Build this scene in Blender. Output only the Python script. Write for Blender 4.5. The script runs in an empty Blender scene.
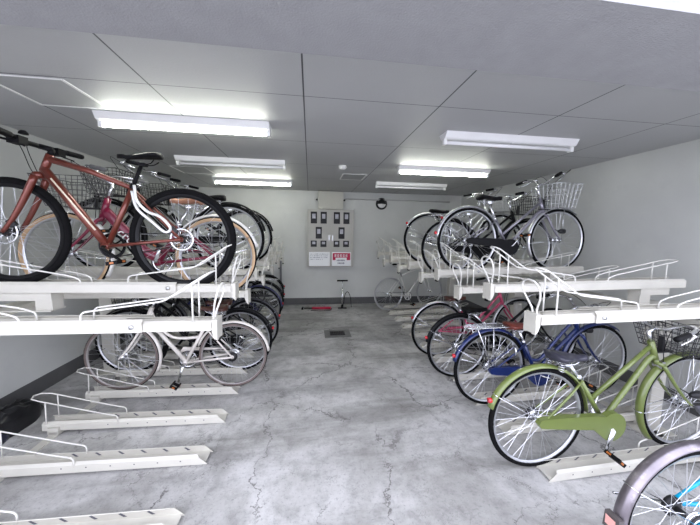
import bpy, math, random
from mathutils import Vector, Matrix, noise
random.seed(7)
PI = math.pi
SC = bpy.context.scene
COL = SC.collection
V = Vector

# ------------------------------------------------------------------ camera
FPX, YAW, PIT, ROL, CH = 290.75, 0.1374, 0.1020, 0.0143, 1.56
cam = bpy.data.cameras.new('camera'); co = bpy.data.objects.new('camera', cam); COL.objects.link(co)
cam.sensor_fit = 'HORIZONTAL'; cam.sensor_width = 36; cam.lens = FPX / 700 * 36; cam.clip_start = .02
fw = V((math.sin(YAW) * math.cos(PIT), math.cos(YAW) * math.cos(PIT), -math.sin(PIT)))
rt = V((math.cos(YAW), -math.sin(YAW), 0)); up = rt.cross(fw)
r2 = rt * math.cos(ROL) + up * math.sin(ROL); u2 = -rt * math.sin(ROL) + up * math.cos(ROL)
M = Matrix((r2, u2, -fw)).transposed().to_4x4(); M.translation = V((0, 0, CH)); co.matrix_world = M
SC.camera = co

# ------------------------------------------------------------------ light and exposure
SC.view_settings.view_transform = 'Standard'; SC.view_settings.look = 'None'
SC.view_settings.gamma = 1; SC.view_settings.use_curve_mapping = False
SC.view_settings.exposure = 0.72
TUBE_ON = 26.0
w = bpy.data.worlds.new('overcast_sky'); SC.world = w; w.use_nodes = True
w.node_tree.nodes['Background'].inputs[0].default_value = (.83, .85, 1.0, 1)
w.node_tree.nodes['Background'].inputs[1].default_value = 2.7

# ------------------------------------------------------------------ materials
_m = {}
def mat(name, col, rough=.5, metal=0, var=0, scale=8, bump=0, coat=0, emit=0, spec=None, dirt=None, dscale=5, damt=.5):
    if name in _m: return _m[name]
    m = bpy.data.materials.new(name); m.use_nodes = True; _m[name] = m
    nt = m.node_tree; b = nt.nodes['Principled BSDF']; L = nt.links
    b.inputs['Base Color'].default_value = (*col, 1); b.inputs['Roughness'].default_value = rough
    b.inputs['Metallic'].default_value = metal; b.inputs['Coat Weight'].default_value = coat
    if spec is not None: b.inputs['Specular IOR Level'].default_value = spec
    tc = nt.nodes.new('ShaderNodeTexCoord')
    if var or dirt:
        n = nt.nodes.new('ShaderNodeTexNoise'); n.inputs['Scale'].default_value = scale; n.inputs['Detail'].default_value = 5
        L.new(tc.outputs['Object'], n.inputs['Vector'])
        r = nt.nodes.new('ShaderNodeMapRange'); r.inputs[1].default_value = .3; r.inputs[2].default_value = .7
        r.inputs[3].default_value = 1 - var; r.inputs[4].default_value = 1 + var
        L.new(n.outputs['Fac'], r.inputs[0])
        mx = nt.nodes.new('ShaderNodeVectorMath'); mx.operation = 'SCALE'; mx.inputs[0].default_value = col
        L.new(r.outputs[0], mx.inputs['Scale']); out = mx.outputs[0]
        if dirt:
            n2 = nt.nodes.new('ShaderNodeTexNoise'); n2.inputs['Scale'].default_value = dscale; n2.inputs['Detail'].default_value = 8
            n2.inputs['Roughness'].default_value = .7
            L.new(tc.outputs['Object'], n2.inputs['Vector'])
            q = nt.nodes.new('ShaderNodeMapRange'); q.inputs[1].default_value = .55; q.inputs[2].default_value = .72; q.inputs[4].default_value = damt
            L.new(n2.outputs['Fac'], q.inputs[0])
            mm = nt.nodes.new('ShaderNodeMix'); mm.data_type = 'RGBA'; mm.inputs[7].default_value = (*dirt, 1)
            L.new(q.outputs[0], mm.inputs[0]); L.new(out, mm.inputs[6]); out = mm.outputs[2]
        L.new(out, b.inputs['Base Color'])
    if bump:
        n = nt.nodes.new('ShaderNodeTexNoise'); n.inputs['Scale'].default_value = scale * 12; n.inputs['Detail'].default_value = 3
        L.new(tc.outputs['Object'], n.inputs['Vector'])
        bp = nt.nodes.new('ShaderNodeBump'); bp.inputs['Strength'].default_value = bump; bp.inputs['Distance'].default_value = .004
        L.new(n.outputs['Fac'], bp.inputs['Height']); L.new(bp.outputs[0], b.inputs['Normal'])
    if emit:
        b.inputs['Emission Color'].default_value = (*col, 1); b.inputs['Emission Strength'].default_value = emit
    return m

STEEL = mat('galvanised cream paint', (.55, .535, .475), .45, 0, .05, 6, dirt=(.45, .42, .36), dscale=9, damt=.25)
ROD = mat('white rod coating', (.68, .67, .62), .35, 0, .03, 10)
FIX = mat('white enamel', (.82, .82, .82), .35, 0, .02)
TUBEON = mat('lit tube', (.97, 1.0, .90), .4, emit=TUBE_ON)
TUBEOFF = mat('unlit tube', (.85, .85, .86), .2)
RUB = mat('tyre rubber', (.006, .006, .0065), .85, 0, .2, 30, spec=.08)
BLK = mat('black plastic', (.006, .006, .007), .5, 0, .1, 20, spec=.12)
BLKG = mat('gloss black paint', (.005, .005, .006), .35, 0, .1, 20, spec=.2)
BOOT = mat('grey rubber', (.10, .10, .10), .6, 0, .1, 20)
CHR = mat('polished metal', (.72, .73, .75), .22, 1, .05, 12)
ALU = mat('brushed aluminium', (.62, .63, .65), .35, 1, .06, 15)
RIMS = mat('rim metal', (.50, .51, .53), .34, .8, .04, 12)
SPK = mat('spoke steel', (.66, .67, .70), .3, .9, .03, 12)
DST = mat('dark steel', (.02, .02, .022), .5, .3, .1, 12)
REDL = mat('red reflector', (.55, .02, .03), .2, coat=.5)
ORL = mat('amber reflector', (.45, .14, .03), .3)
WHT = mat('white plastic', (.82, .82, .80), .35)

# ------------------------------------------------------------------ mesh helpers
class MB:
    def __init__(s): s.v = []; s.f = []; s.sm = []; s.mi = []
    def add(s, vs, fs, smooth=False, mi=0):
        o = len(s.v); s.v += [tuple(p) for p in vs]
        for f in fs: s.f.append([o + i for i in f]); s.sm.append(smooth); s.mi.append(mi)
        return s
    def box(s, x0, x1, y0, y1, z0, z1, M=None, mi=0):
        p = [V((x, y, z)) for z in (z0, z1) for y in (y0, y1) for x in (x0, x1)]
        if M is not None: p = [M @ q for q in p]
        return s.add(p, [(0, 2, 3, 1), (4, 5, 7, 6), (0, 1, 5, 4), (2, 6, 7, 3), (0, 4, 6, 2), (1, 3, 7, 5)], mi=mi)
    def tube(s, pts, r, n=8, closed=False, cap=True, flat=None, mi=0):
        pts = [V(p) for p in pts]; N = len(pts)
        rs = r if isinstance(r, (list, tuple)) else [r] * N
        T = []
        for i in range(N):
            a = pts[(i - 1) % N] if (closed or i > 0) else pts[i]; b = pts[(i + 1) % N] if (closed or i < N - 1) else pts[i]
            t = (b - a); T.append(t.normalized() if t.length > 1e-9 else V((0, 0, 1)))
        ref = V((0, 1, 0)) if abs(T[0].y) < .9 else V((0, 0, 1))
        u = (ref - T[0] * ref.dot(T[0])).normalized(); vs = []
        for i in range(N):
            u = (u - T[i] * u.dot(T[i])); u = u.normalized() if u.length > 1e-6 else T[i].orthogonal().normalized()
            w_ = T[i].cross(u)
            fl = flat or (1, 1)
            for k in range(n):
                a = 2 * PI * k / n
                vs.append(pts[i] + u * (math.cos(a) * rs[i] * fl[0]) + w_ * (math.sin(a) * rs[i] * fl[1]))
        fs = []
        for i in range(N if closed else N - 1):
            j = (i + 1) % N
            for k in range(n):
                l = (k + 1) % n; fs.append((i * n + k, i * n + l, j * n + l, j * n + k))
        if cap and not closed: fs.append(tuple(range(n - 1, -1, -1))); fs.append(tuple((N - 1) * n + k for k in range(n)))
        return s.add(vs, fs, n > 4, mi)
    def ring(s, c, prof, axis='y', n=48, a0=0, a1=2 * PI, mi=0, smooth=True):
        """prof: closed list of (radius, offset along axis) swept round the axis"""
        full = abs(a1 - a0 - 2 * PI) < 1e-6; K = n if full else n + 1; m = len(prof); vs = []
        for i in range(K):
            a = a0 + (a1 - a0) * i / n
            for (r, o) in prof:
                x, z = math.cos(a) * r, math.sin(a) * r
                vs.append(V(c) + (V((x, o, z)) if axis == 'y' else V((x, z, o)) if axis == 'z' else V((o, x, z))))
        fs = []
        for i in range(K if full else K - 1):
            j = (i + 1) % K
            for k in range(m):
                l = (k + 1) % m; fs.append((i * m + k, j * m + k, j * m + l, i * m + l))
        if not full: fs.append(tuple(range(m))); fs.append(tuple((K - 1) * m + k for k in range(m - 1, -1, -1)))
        return s.add(vs, fs, smooth, mi)
    def disc(s, c, r, h, axis='y', n=20, mi=0):
        return s.tube([V(c) - AX[axis] * h / 2, V(c) + AX[axis] * h / 2], r, n, mi=mi)
    def prism(s, poly, y0, y1, axes='xz', mi=0):
        """polygon in two axes pushed along the third"""
        def P(a, b, c): return (a, c, b) if axes == 'xz' else (a, b, c) if axes == 'xy' else (c, a, b)
        n = len(poly); vs = [P(a, b, y0) for a, b in poly] + [P(a, b, y1) for a, b in poly]
        fs = [tuple(range(n)), tuple(range(2 * n - 1, n - 1, -1))] + [(i, i + n, (i + 1) % n + n, (i + 1) % n) for i in range(n)]
        return s.add(vs, fs, mi=mi)
    def mesh(s, name, mats):
        me = bpy.data.meshes.new(name); me.from_pydata(s.v, [], s.f)
        me.polygons.foreach_set('use_smooth', s.sm); me.polygons.foreach_set('material_index', s.mi)
        for m in (mats if isinstance(mats, (list, tuple)) else [mats]): me.materials.append(m)
        me.update(); return me
AX = {'x': V((1, 0, 0)), 'y': V((0, 1, 0)), 'z': V((0, 0, 1))}
_mc = {}
def obj(name, mb, m, parent=None, key=None, loc=None, rot=None):
    """mb: an MB or a function returning one; key: reuse the mesh"""
    if key is not None and key in _mc: me = _mc[key]
    else:
        me = (mb() if callable(mb) else mb).mesh(name, m)
        if key is not None: _mc[key] = me
    o = bpy.data.objects.new(name, me); COL.objects.link(o)
    if parent: o.parent = parent
    if loc: o.location = loc
    if rot: o.rotation_euler = rot
    return o
def tag(o, label=None, cat=None, group=None, kind=None):
    if label: o['label'] = label
    if cat: o['category'] = cat
    if group: o['group'] = group
    if kind: o['kind'] = kind
    return o
def empty(name, loc, rot=(0, 0, 0)):
    o = bpy.data.objects.new(name, None); COL.objects.link(o); o.location = loc; o.rotation_euler = rot
    o.empty_display_size = .1; return o
def clone(o, parent=None):
    c = o.copy(); COL.objects.link(c); c.parent = parent
    for ch in [q for q in o.children]: clone(ch, c)
    return c
def arc(cx, cz, r, a0, a1, n, y=0):
    return [V((cx + r * math.cos(a0 + (a1 - a0) * i / n), y, cz + r * math.sin(a0 + (a1 - a0) * i / n))) for i in range(n + 1)]
def smooth(pts, n=6):
    """Catmull-Rom through the points"""
    P = [V(p) for p in pts]; P = [P[0] * 2 - P[1]] + P + [P[-1] * 2 - P[-2]]; out = []
    for i in range(1, len(P) - 2):
        a, b, c, d = P[i - 1:i + 3]
        for k in range(n):
            t = k / n; out.append(.5 * ((2 * b) + (c - a) * t + (2 * a - 5 * b + 4 * c - d) * t * t + (3 * b - a - 3 * c + d) * t ** 3))
    out.append(P[-2]); return out
def fillet(pts, r=.03, n=4):
    P = [V(p) for p in pts]; out = [P[0]]
    for i in range(1, len(P) - 1):
        a, b, c = P[i - 1], P[i], P[i + 1]
        d1, d2 = (a - b), (c - b); q = min(r, d1.length * .45, d2.length * .45)
        s_, e = b + d1.normalized() * q, b + d2.normalized() * q
        for k in range(n + 1):
            t = k / n; out.append(s_ * (1 - t) ** 2 + b * 2 * t * (1 - t) + e * t * t)
    out.append(P[-1]); return out

# ------------------------------------------------------------------ the setting
XL, XR, YB, ZC, YO = -2.55, 3.37, 6.24, 2.4185, .88
def nodes(m): return m.node_tree.nodes, m.node_tree.links, m.node_tree.nodes['Principled BSDF']
def floor_mat():
    m = bpy.data.materials.new('worn concrete'); m.use_nodes = True; N, L, b = nodes(m)
    tc = N.new('ShaderNodeTexCoord'); O = tc.outputs['Object']
    def noise_(sc, det=6, rough=.6, dist=0, vec=None):
        n = N.new('ShaderNodeTexNoise'); n.inputs['Scale'].default_value = sc; n.inputs['Detail'].default_value = det
        n.inputs['Roughness'].default_value = rough; n.inputs['Distortion'].default_value = dist
        L.new(vec or O, n.inputs['Vector']); return n
    def rng(src, a, b_, c=0, d=1):
        r = N.new('ShaderNodeMapRange'); r.interpolation_type = 'SMOOTHSTEP'
        for i, v in zip((1, 2, 3, 4), (a, b_, c, d)): r.inputs[i].default_value = v
        L.new(src, r.inputs[0]); return r.outputs[0]
    def mix(f, a, b_):
        x = N.new('ShaderNodeMix'); x.data_type = 'RGBA'
        for s_, i in ((f, 0), (a, 6), (b_, 7)):
            if isinstance(s_, tuple): x.inputs[i].default_value = (*s_, 1)
            elif isinstance(s_, float): x.inputs[i].default_value = s_
            else: L.new(s_, x.inputs[i])
        return x.outputs[2]
    def mul(a, b_):
        x = N.new('ShaderNodeMath'); x.operation = 'MULTIPLY'
        for s_, i in ((a, 0), (b_, 1)):
            if isinstance(s_, float): x.inputs[i].default_value = s_
            else: L.new(s_, x.inputs[i])
        return x.outputs[0]
    c = mix(rng(noise_(1.1, 8, .65, .4).outputs['Fac'], .35, .65), (.35, .345, .33), (.60, .595, .585))
    c = mix(mul(rng(noise_(9, 8, .7).outputs['Fac'], .42, .72), .5), c, (.17, .167, .16))
    c = mix(mul(rng(noise_(55, 4, .7).outputs['Fac'], .52, .72), .5), c, (.14, .16, .16))
    # long cross stains
    mp = N.new('ShaderNodeMapping'); mp.inputs['Scale'].default_value = (.5, 2.6, 1); L.new(O, mp.inputs[0])
    c = mix(mul(rng(noise_(1.3, 6, .6, .3, mp.outputs[0]).outputs['Fac'], .48, .66), .5), c, (.15, .147, .135))
    # cracks
    nd = noise_(2.2, 6, .7); wv = N.new('ShaderNodeVectorMath'); wv.operation = 'MULTIPLY_ADD'
    L.new(nd.outputs['Color'], wv.inputs[0]); wv.inputs[1].default_value = (.55, .55, 0); L.new(O, wv.inputs[2])
    bump_src = None
    for sc, wdt, ms, lo, hi, amt in ((1.05, .009, .8, .42, .50, .85), (2.6, .012, 1.3, .46, .56, .6), (6.5, .02, 1.7, .48, .60, .35)):
        vo = N.new('ShaderNodeTexVoronoi'); vo.feature = 'DISTANCE_TO_EDGE'; vo.inputs['Scale'].default_value = sc
        L.new(wv.outputs[0], vo.inputs['Vector'])
        k = rng(vo.outputs['Distance'], 0, wdt, 1, 0)
        k = mul(k, rng(noise_(ms, 3).outputs['Fac'], lo, hi))
        c = mix(mul(k, amt), c, (.10, .095, .09)); bump_src = k
    L.new(c, b.inputs['Base Color'])
    L.new(rng(noise_(5, 6).outputs['Fac'], .3, .7, .42, .75), b.inputs['Roughness'])
    bp = N.new('ShaderNodeBump'); bp.inputs['Strength'].default_value = .35; bp.inputs['Distance'].default_value = .01
    L.new(noise_(14, 8, .7).outputs['Fac'], bp.inputs['Height']); L.new(bp.outputs[0], b.inputs['Normal'])
    return m
def ceil_mat():
    m = bpy.data.materials.new('painted ceiling board'); m.use_nodes = True; N, L, b = nodes(m)
    tc = N.new('ShaderNodeTexCoord'); sp = N.new('ShaderNodeSeparateXYZ'); L.new(tc.outputs['Object'], sp.inputs[0])
    def line(src, off, per, wd):
        a = N.new('ShaderNodeMath'); a.operation = 'SUBTRACT'; L.new(src, a.inputs[0]); a.inputs[1].default_value = off
        p = N.new('ShaderNodeMath'); p.operation = 'PINGPONG'; L.new(a.outputs[0], p.inputs[0]); p.inputs[1].default_value = per / 2
        l = N.new('ShaderNodeMath'); l.operation = 'LESS_THAN'; L.new(p.outputs[0], l.inputs[0]); l.inputs[1].default_value = wd; return l.outputs[0]
    mx = N.new('ShaderNodeMath'); mx.operation = 'MAXIMUM'
    L.new(line(sp.outputs[0], -.04, .907, .0045), mx.inputs[0]); L.new(line(sp.outputs[1], 1.967, .94, .003), mx.inputs[1])
    n = N.new('ShaderNodeTexNoise'); n.inputs['Scale'].default_value = 90; n.inputs['Detail'].default_value = 4; L.new(tc.outputs['Object'], n.inputs['Vector'])
    n2 = N.new('ShaderNodeTexNoise'); n2.inputs['Scale'].default_value = 1.6; n2.inputs['Detail'].default_value = 4; L.new(tc.outputs['Object'], n2.inputs['Vector'])
    c1 = N.new('ShaderNodeMix'); c1.data_type = 'RGBA'; c1.inputs[6].default_value = (.40, .405, .405, 1); c1.inputs[7].default_value = (.48, .485, .485, 1)
    L.new(n2.outputs['Fac'], c1.inputs[0])
    c2 = N.new('ShaderNodeMix'); c2.data_type = 'RGBA'; c2.inputs[7].default_value = (.06, .06, .065, 1)
    L.new(mx.outputs[0], c2.inputs[0]); L.new(c1.outputs[2], c2.inputs[6]); L.new(c2.outputs[2], b.inputs['Base Color'])
    b.inputs['Roughness'].default_value = .5
    bp = N.new('ShaderNodeBump'); bp.inputs['Strength'].default_value = .35; bp.inputs['Distance'].default_value = .004
    L.new(n.outputs['Fac'], bp.inputs['Height']); L.new(bp.outputs[0], b.inputs['Normal']); return m
WALL = mat('painted concrete wall', (.55, .56, .535), .55, 0, .06, 1.5, bump=.12, dirt=(.42, .43, .42), dscale=1.8, damt=.35)
BASE = mat('grey skirting paint', (.085, .085, .085), .7, 0, .15, 4, bump=.1)
BEAM = mat('stippled render', (.32, .32, .33), .7, 0, .05, 10, bump=.5)
def struct(name, mb, m): return tag(obj(name, mb, m), kind='structure')
struct('floor', MB().box(-9, 10, -8, YB + .2, -.1, 0), floor_mat())
struct('ceiling', MB().box(XL - .2, XR + .2, YO, YB + .2, ZC, ZC + .1), ceil_mat())
struct('wall_left', MB().box(XL - .2, XL, YO, YB + .2, 0, ZC), WALL)
struct('wall_right', MB().box(XR, XR + .2, YO, YB + .2, 0, ZC), WALL)
struct('wall_back', MB().box(XL, XR, YB, YB + .2, 0, ZC), WALL)
struct('ceiling_beam', MB().box(XL - .6, XR + .6, YO, 1.31, 2.3, 2.95), BEAM)
struct('baseboard_left', MB().box(XL, XL + .004, YO, YB, 0, .147), BASE)
struct('baseboard_right', MB().box(XR - .004, XR, YO, YB, 0, .147), BASE)
struct('baseboard_back', MB().box(XL + .004, XR - .004, YB - .004, YB, 0, .147), BASE)
struct('trim_1', MB().box(XL - .6, XL, YO, YO + .3, 0, 2.3), WALL)
struct('trim_2', MB().box(XR, XR + .6, YO, YO + .3, 0, 2.3), WALL)

# ------------------------------------------------------------------ fluorescent lamps
def lamp(x0, y, on, label, L=1.25):
    r = empty('fluorescent_lamp', (x0, y, ZC)); tag(r, label, 'ceiling lamp')
    h = MB().prism([(-.075, 0), (.075, 0), (.045, -.045), (.03, -.052), (-.03, -.052), (-.045, -.045)], 0, L, 'yz')
    obj('housing', h, FIX, r, key='lamp_housing')
    for x in (.0, L - .028): obj('socket', MB().box(x, x + .028, -.02, .02, -.095, -.045), FIX if on else WHT, r)
    obj('tube', MB().tube([(.03, 0, -.075), (L - .03, 0, -.075)], .0155, 12), TUBEON if on else TUBEOFF, r)
    obj('pull_switch', MB().box(L - .075, L - .06, -.048, -.042, -.03, -.02), DST, r, key='lamp_sw')
    obj('fastener', MB().disc((L / 2, -.02, -.054), .008, .006, 'z'), ALU, r, key='lamp_fast')
    return r
lamp(-1.57, 2.52, True, 'lit fluorescent tube lamp on the ceiling, frontmost above the copper-red bicycle')
lamp(-1.55, 3.76, False, 'unlit fluorescent lamp between two lit ones above the copper-red bicycle row')
lamp(-1.55, 5.10, True, 'lit fluorescent lamp close to the back wall, beyond an unlit one')
lamp(1.13, 2.46, False, 'unlit fluorescent lamp, frontmost above the silver bicycle row')
lamp(1.12, 3.73, True, 'lit fluorescent lamp between two unlit ones above the silver bicycle row')
lamp(1.10, 4.93, False, 'unlit fluorescent lamp near the back wall in front of the round vent cap')

def hatch(x0, x1, y0, y1, label):
    r = empty('access_hatch', ((x0 + x1) / 2, (y0 + y1) / 2, ZC)); tag(r, label, 'ceiling hatch')
    a, b = (x1 - x0) / 2, (y1 - y0) / 2
    m = MB()
    for s_ in (-1, 1):
        m.box(s_ * a - .008, s_ * a + .008, -b, b, -.006, 0); m.box(-a, a, s_ * b - .004, s_ * b + .004, -.005, 0)
    obj('frame', m, WHT, r)
    obj('panel', MB().box(-a + .012, a - .012, -b + .012, b - .012, -.003, 0), mat('hatch board', (.36, .365, .365), .5, 0, .05, 3), r)
hatch(-1.85, -1.42, 1.99, 2.40, 'square ceiling access hatch with white edge, frontmost, beside a lit lamp')
hatch(-1.86, -1.42, 4.29, 4.76, 'square ceiling access hatch between the unlit lamp and the far lit lamp')
hatch(.48, .83, 4.34, 4.78, 'small square ceiling access hatch in front of the meter cabinet')
m = MB().ring((0, 0, -.0), [(.0, -.0), (.055, -.0), (.055, -.018), (.035, -.04), (.0, -.045)], 'z', 24)
sd = obj('smoke_detector', m, WHT, loc=(.42, 3.85, ZC)); tag(sd, 'round white smoke detector on the ceiling in the centre aisle', 'smoke detector')

# ------------------------------------------------------------------ back wall things
CAB = mat('cabinet beige paint', (.42, .41, .375), .45, 0, .03, 4)
CABD = mat('dark meter window', (.012, .012, .014), .4, spec=.2)
METR = mat('meter face', (.36, .36, .40), .25, 0, .2, 14)
mc = empty('meter_cabinet', (-.05, YB, .84)); tag(mc, 'beige two-door meter cabinet with ten small windows on the back wall', 'meter cabinet')
W, H, D = .96, 1.19, .16
obj('body', MB().box(0, W, -D, 0, 0, H), CAB, mc)
PAPER = mat('white notice paper', (.86, .87, .88), .6); PRED = mat('red print', (.50, .01, .07), .6); INK = mat('grey ink', (.25, .25, .30), .7); PWH = mat('white print', (.9, .88, .9), .6)
for k, x0 in enumerate((.015, .487)):
    d = obj('door', MB().box(x0, x0 + .458, -D - .015, -D, .015, H - .015), CAB, mc)
    wl = [(.05, .9, .15, .24), (.25, .9, .15, .24), (.15, .59, .15, .24), (.05, .42, .145, .13), (.25, .42, .145, .13)]
    for wx, wz, ww, wh in wl:
        a = x0 + wx; wn = obj('window', MB().box(a, a + ww * .85, -D - .019, -D - .015, wz, wz + wh), CABD, d)
        obj('meter', MB().box(a + .03, a + ww * .85 - .03, -D - .0205, -D - .019, wz + wh * .42, wz + wh * .82), METR, d)
    hx = x0 + (.42 if k == 0 else .02)
    obj('handle', MB().box(hx, hx + .015, -D - .03, -D - .015, .55, .66), ALU, d)
def notice(x0, z0, wd, ht, red, label):
    y = YB - D - .016; r = empty('paper_notice', (x0, y, z0)); tag(r, label, 'notice')
    obj('sheet', MB().box(0, wd, -.002, 0, 0, ht), PAPER, r)
    rnd = random.Random(3); t = MB(); top = ht - .03
    if red:
        b = MB().box(.015, wd - .015, -.003, -.002, ht * .60, ht - .02)
        b.box(.015, .075, -.003, -.002, ht * .42, ht * .60); b.box(wd - .09, wd - .015, -.003, -.002, ht * .42, ht * .60)
        obj('red_banner', b, PRED, r)
        t2 = MB()
        for i in range(5):
            cx = .055 + i * .058; cz = ht * .74
            for q in (-.022, 0, .022): t2.box(cx, cx + .042, -.0045, -.003, cz + q - .004, cz + q + .004)
            t2.box(cx + .017, cx + .025, -.0045, -.003, cz - .03, cz + .03); t2.box(cx, cx + .007, -.0045, -.003, cz - .02, cz + .02)
        obj('banner_characters', t2, PWH, r)
        top = ht * .48; rows = ((.10, .27), (.12, .26))
        for j, (a, b_) in enumerate(rows):
            x = a
            while x < b_:
                q = rnd.uniform(.018, .03); t.box(x, x + q, -.0035, -.002, top - j * .06 - .035, top - j * .06 - .01); t.box(x + q / 3, x + q / 2, -.0035, -.002, top - j * .06 - .045, top - j * .06); x += q + .006
    else:
        for j in range(5):
            x = .03; e = wd - (.03 if j < 3 else .16)
            if j == 4: continue
            while x < e:
                q = rnd.uniform(.008, .02); z = top - .02 - j * .036; t.box(x, x + q, -.0035, -.002, z, z + rnd.uniform(.008, .016)); x += q + rnd.choice((.006, .006, .02))
    obj('lettering', t, INK, r)
notice(-.02, .862, .43, .29, False, 'white paper notice with grey lettering at the foot of the cabinet door')
notice(.455, .862, .40, .29, True, 'white paper notice with red banner at the foot of the cabinet door')
cb = empty('conduit_box', (.17, YB, 2.07)); tag(cb, 'beige cover box above the meter cabinet under the ceiling', 'cable box')
obj('cover', MB().box(0, .52, -.12, 0, -.03, .335), mat('cable box paint', (.47, .465, .41), .5, 0, .03, 4), cb)
for x in (-.03, .55): obj('screw_knob', MB().disc((x, -.02, .17), .018, .04, 'y'), DST, cb)
ct = MB().tube([(.75, YB - .03, 2.27), (XR - .3, YB - .03, 2.27)], .014, 8)
c_ = obj('wall_conduit', ct, mat('conduit grey', (.42, .42, .41), .5)); tag(c_, 'thin grey conduit pipe running along the top of the back wall', 'pipe')
dp = MB().tube([(-.61, YB - .03, .0), (-.61, YB - .03, .95)], .022, 8)
tag(obj('down_pipe', dp, mat('pipe dark grey', (.16, .16, .17), .5)), 'short dark grey pipe standing upright against the back wall', 'pipe')
vc = empty('vent_cap', (1.53, YB, 2.19)); tag(vc, 'round dark vent cap high on the back wall', 'vent')
obj('flange', MB().ring((0, 0, 0), [(.0, 0), (.125, 0), (.125, -.015), (.105, -.03), (.0, -.03)], 'y', 28), DST, vc)
m = MB(); vs = []; fs = []; nn, kk = 16, 6
for i in range(kk + 1):
    b = PI / 2 * i / kk
    for j in range(nn + 1):
        a = PI * j / nn; vs.append((.095 * math.cos(a) * math.cos(b), -.03 - .08 * math.sin(b), .095 * math.sin(a) * math.cos(b)))
for i in range(kk):
    for j in range(nn): fs.append((i * (nn + 1) + j, i * (nn + 1) + j + 1, (i + 1) * (nn + 1) + j + 1, (i + 1) * (nn + 1) + j))
obj('hood', m.add(vs, fs, True), DST, vc)
m = MB().ring((0, -.032, 0), [(.0, 0), (.088, 0), (.088, -.006), (.0, -.006)], 'y', 20, a0=PI + .1, a1=2 * PI - .1)
obj('damper_plate', m, FIX, vc)
# floor drain
dr = empty('floor_drain', (.42, 4.36, 0)); tag(dr, 'square metal floor drain with dark grating in the aisle', 'drain')
obj('surround', MB().box(-.2, .2, -.17, .17, 0, .004), mat('drain surround', (.17, .17, .165), .7, 0, .2, 12), dr)
obj('pit', MB().box(-.115, .115, -.075, .075, .004, .006), mat('drain dark', (.015, .015, .015), .6), dr)
g = MB()
for i in range(9): g.box(-.11 + i * .0265, -.104 + i * .0265, -.075, .075, .006, .012)
for y in (-.075, .07): g.box(-.115, .115, y, y + .005, .006, .012)
obj('grating', g, DST, dr)
# pumps
pm = empty('floor_pump', (.66, 5.86, 0)); tag(pm, 'silver floor pump with black handle standing by the back wall', 'bicycle pump')
obj('barrel', MB().tube([(0, 0, .03), (0, 0, .42)], .017, 12), CHR, pm)
obj('piston_rod', MB().tube([(0, 0, .42), (0, 0, .57)], .006, 8), CHR, pm)
obj('handle', MB().tube([(-.11, 0, .58), (.11, 0, .58)], .016, 10), BLK, pm)
obj('foot_plate', MB().box(-.09, .09, -.03, .03, 0, .014).tube([(0, 0, .01), (0, 0, .06)], .026, 10), BLK, pm)
obj('hose', MB().tube(smooth([(.02, 0, .04), (.06, 0, .3), (.12, 0, .34), (.17, 0, .22), (.19, 0, .02)]), .007, 6), BLK, pm)
pr = empty('hand_pump', (.14, 5.8, .032), (0, 0, -.05)); tag(pr, 'red bicycle pump lying on the floor beside the standing pump', 'bicycle pump')
obj('barrel', MB().tube([(-.1, 0, 0), (.28, 0, 0)], .028, 12), mat('red pump paint', (.42, .015, .05), .35), pr)
obj('piston_rod', MB().tube([(-.26, 0, 0), (-.1, 0, 0)], .014, 8), BLK, pr)
obj('handle', MB().tube([(-.29, -.06, 0), (-.29, .06, 0)], .02, 8), BLK, pr)
obj('hose', MB().tube(smooth([(.3, 0, 0), (.26, -.09, -.022), (.05, -.13, -.022), (-.12, -.08, -.022)]), .006, 6), BLK, pr)

# ------------------------------------------------------------------ trays
TILT = .012
def chan(x0, x1, w_, h, t=.003, taper=0, n=1):
    """U channel along x: floor at z 0, sides to h with an inward lip"""
    o = w_ / 2; m = MB()
    for s_ in (-1, 1):
        P = [(s_ * o, -.012), (s_ * o, h * .72), (s_ * (o - .016), h), (s_ * (o - .016 - t), h - .002), (s_ * (o - t), h * .70), (s_ * (o - t), -.012)]
        vs = [(x0, a, b) for a, b in P] + [(x1, a, b) for a, b in P]
        if taper:
            vs = [(x0 + taper * (b + .012) / (h + .012), a, b) for a, b in P] + vs[6:]
        fs = [(i, (i + 1) % 6, (i + 1) % 6 + 6, i + 6) for i in range(6)] + [tuple(range(5, -1, -1)), tuple(range(6, 12))]
        m.add(vs, fs)
    m.box(x0 + taper * .2, x1, -o + t, o - t, -.002, 0)
    return m
RODR = .0050
def hoop_pts(side, xs):
    return [V((x, side * yy, z)) for x, yy, z in xs]
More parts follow.
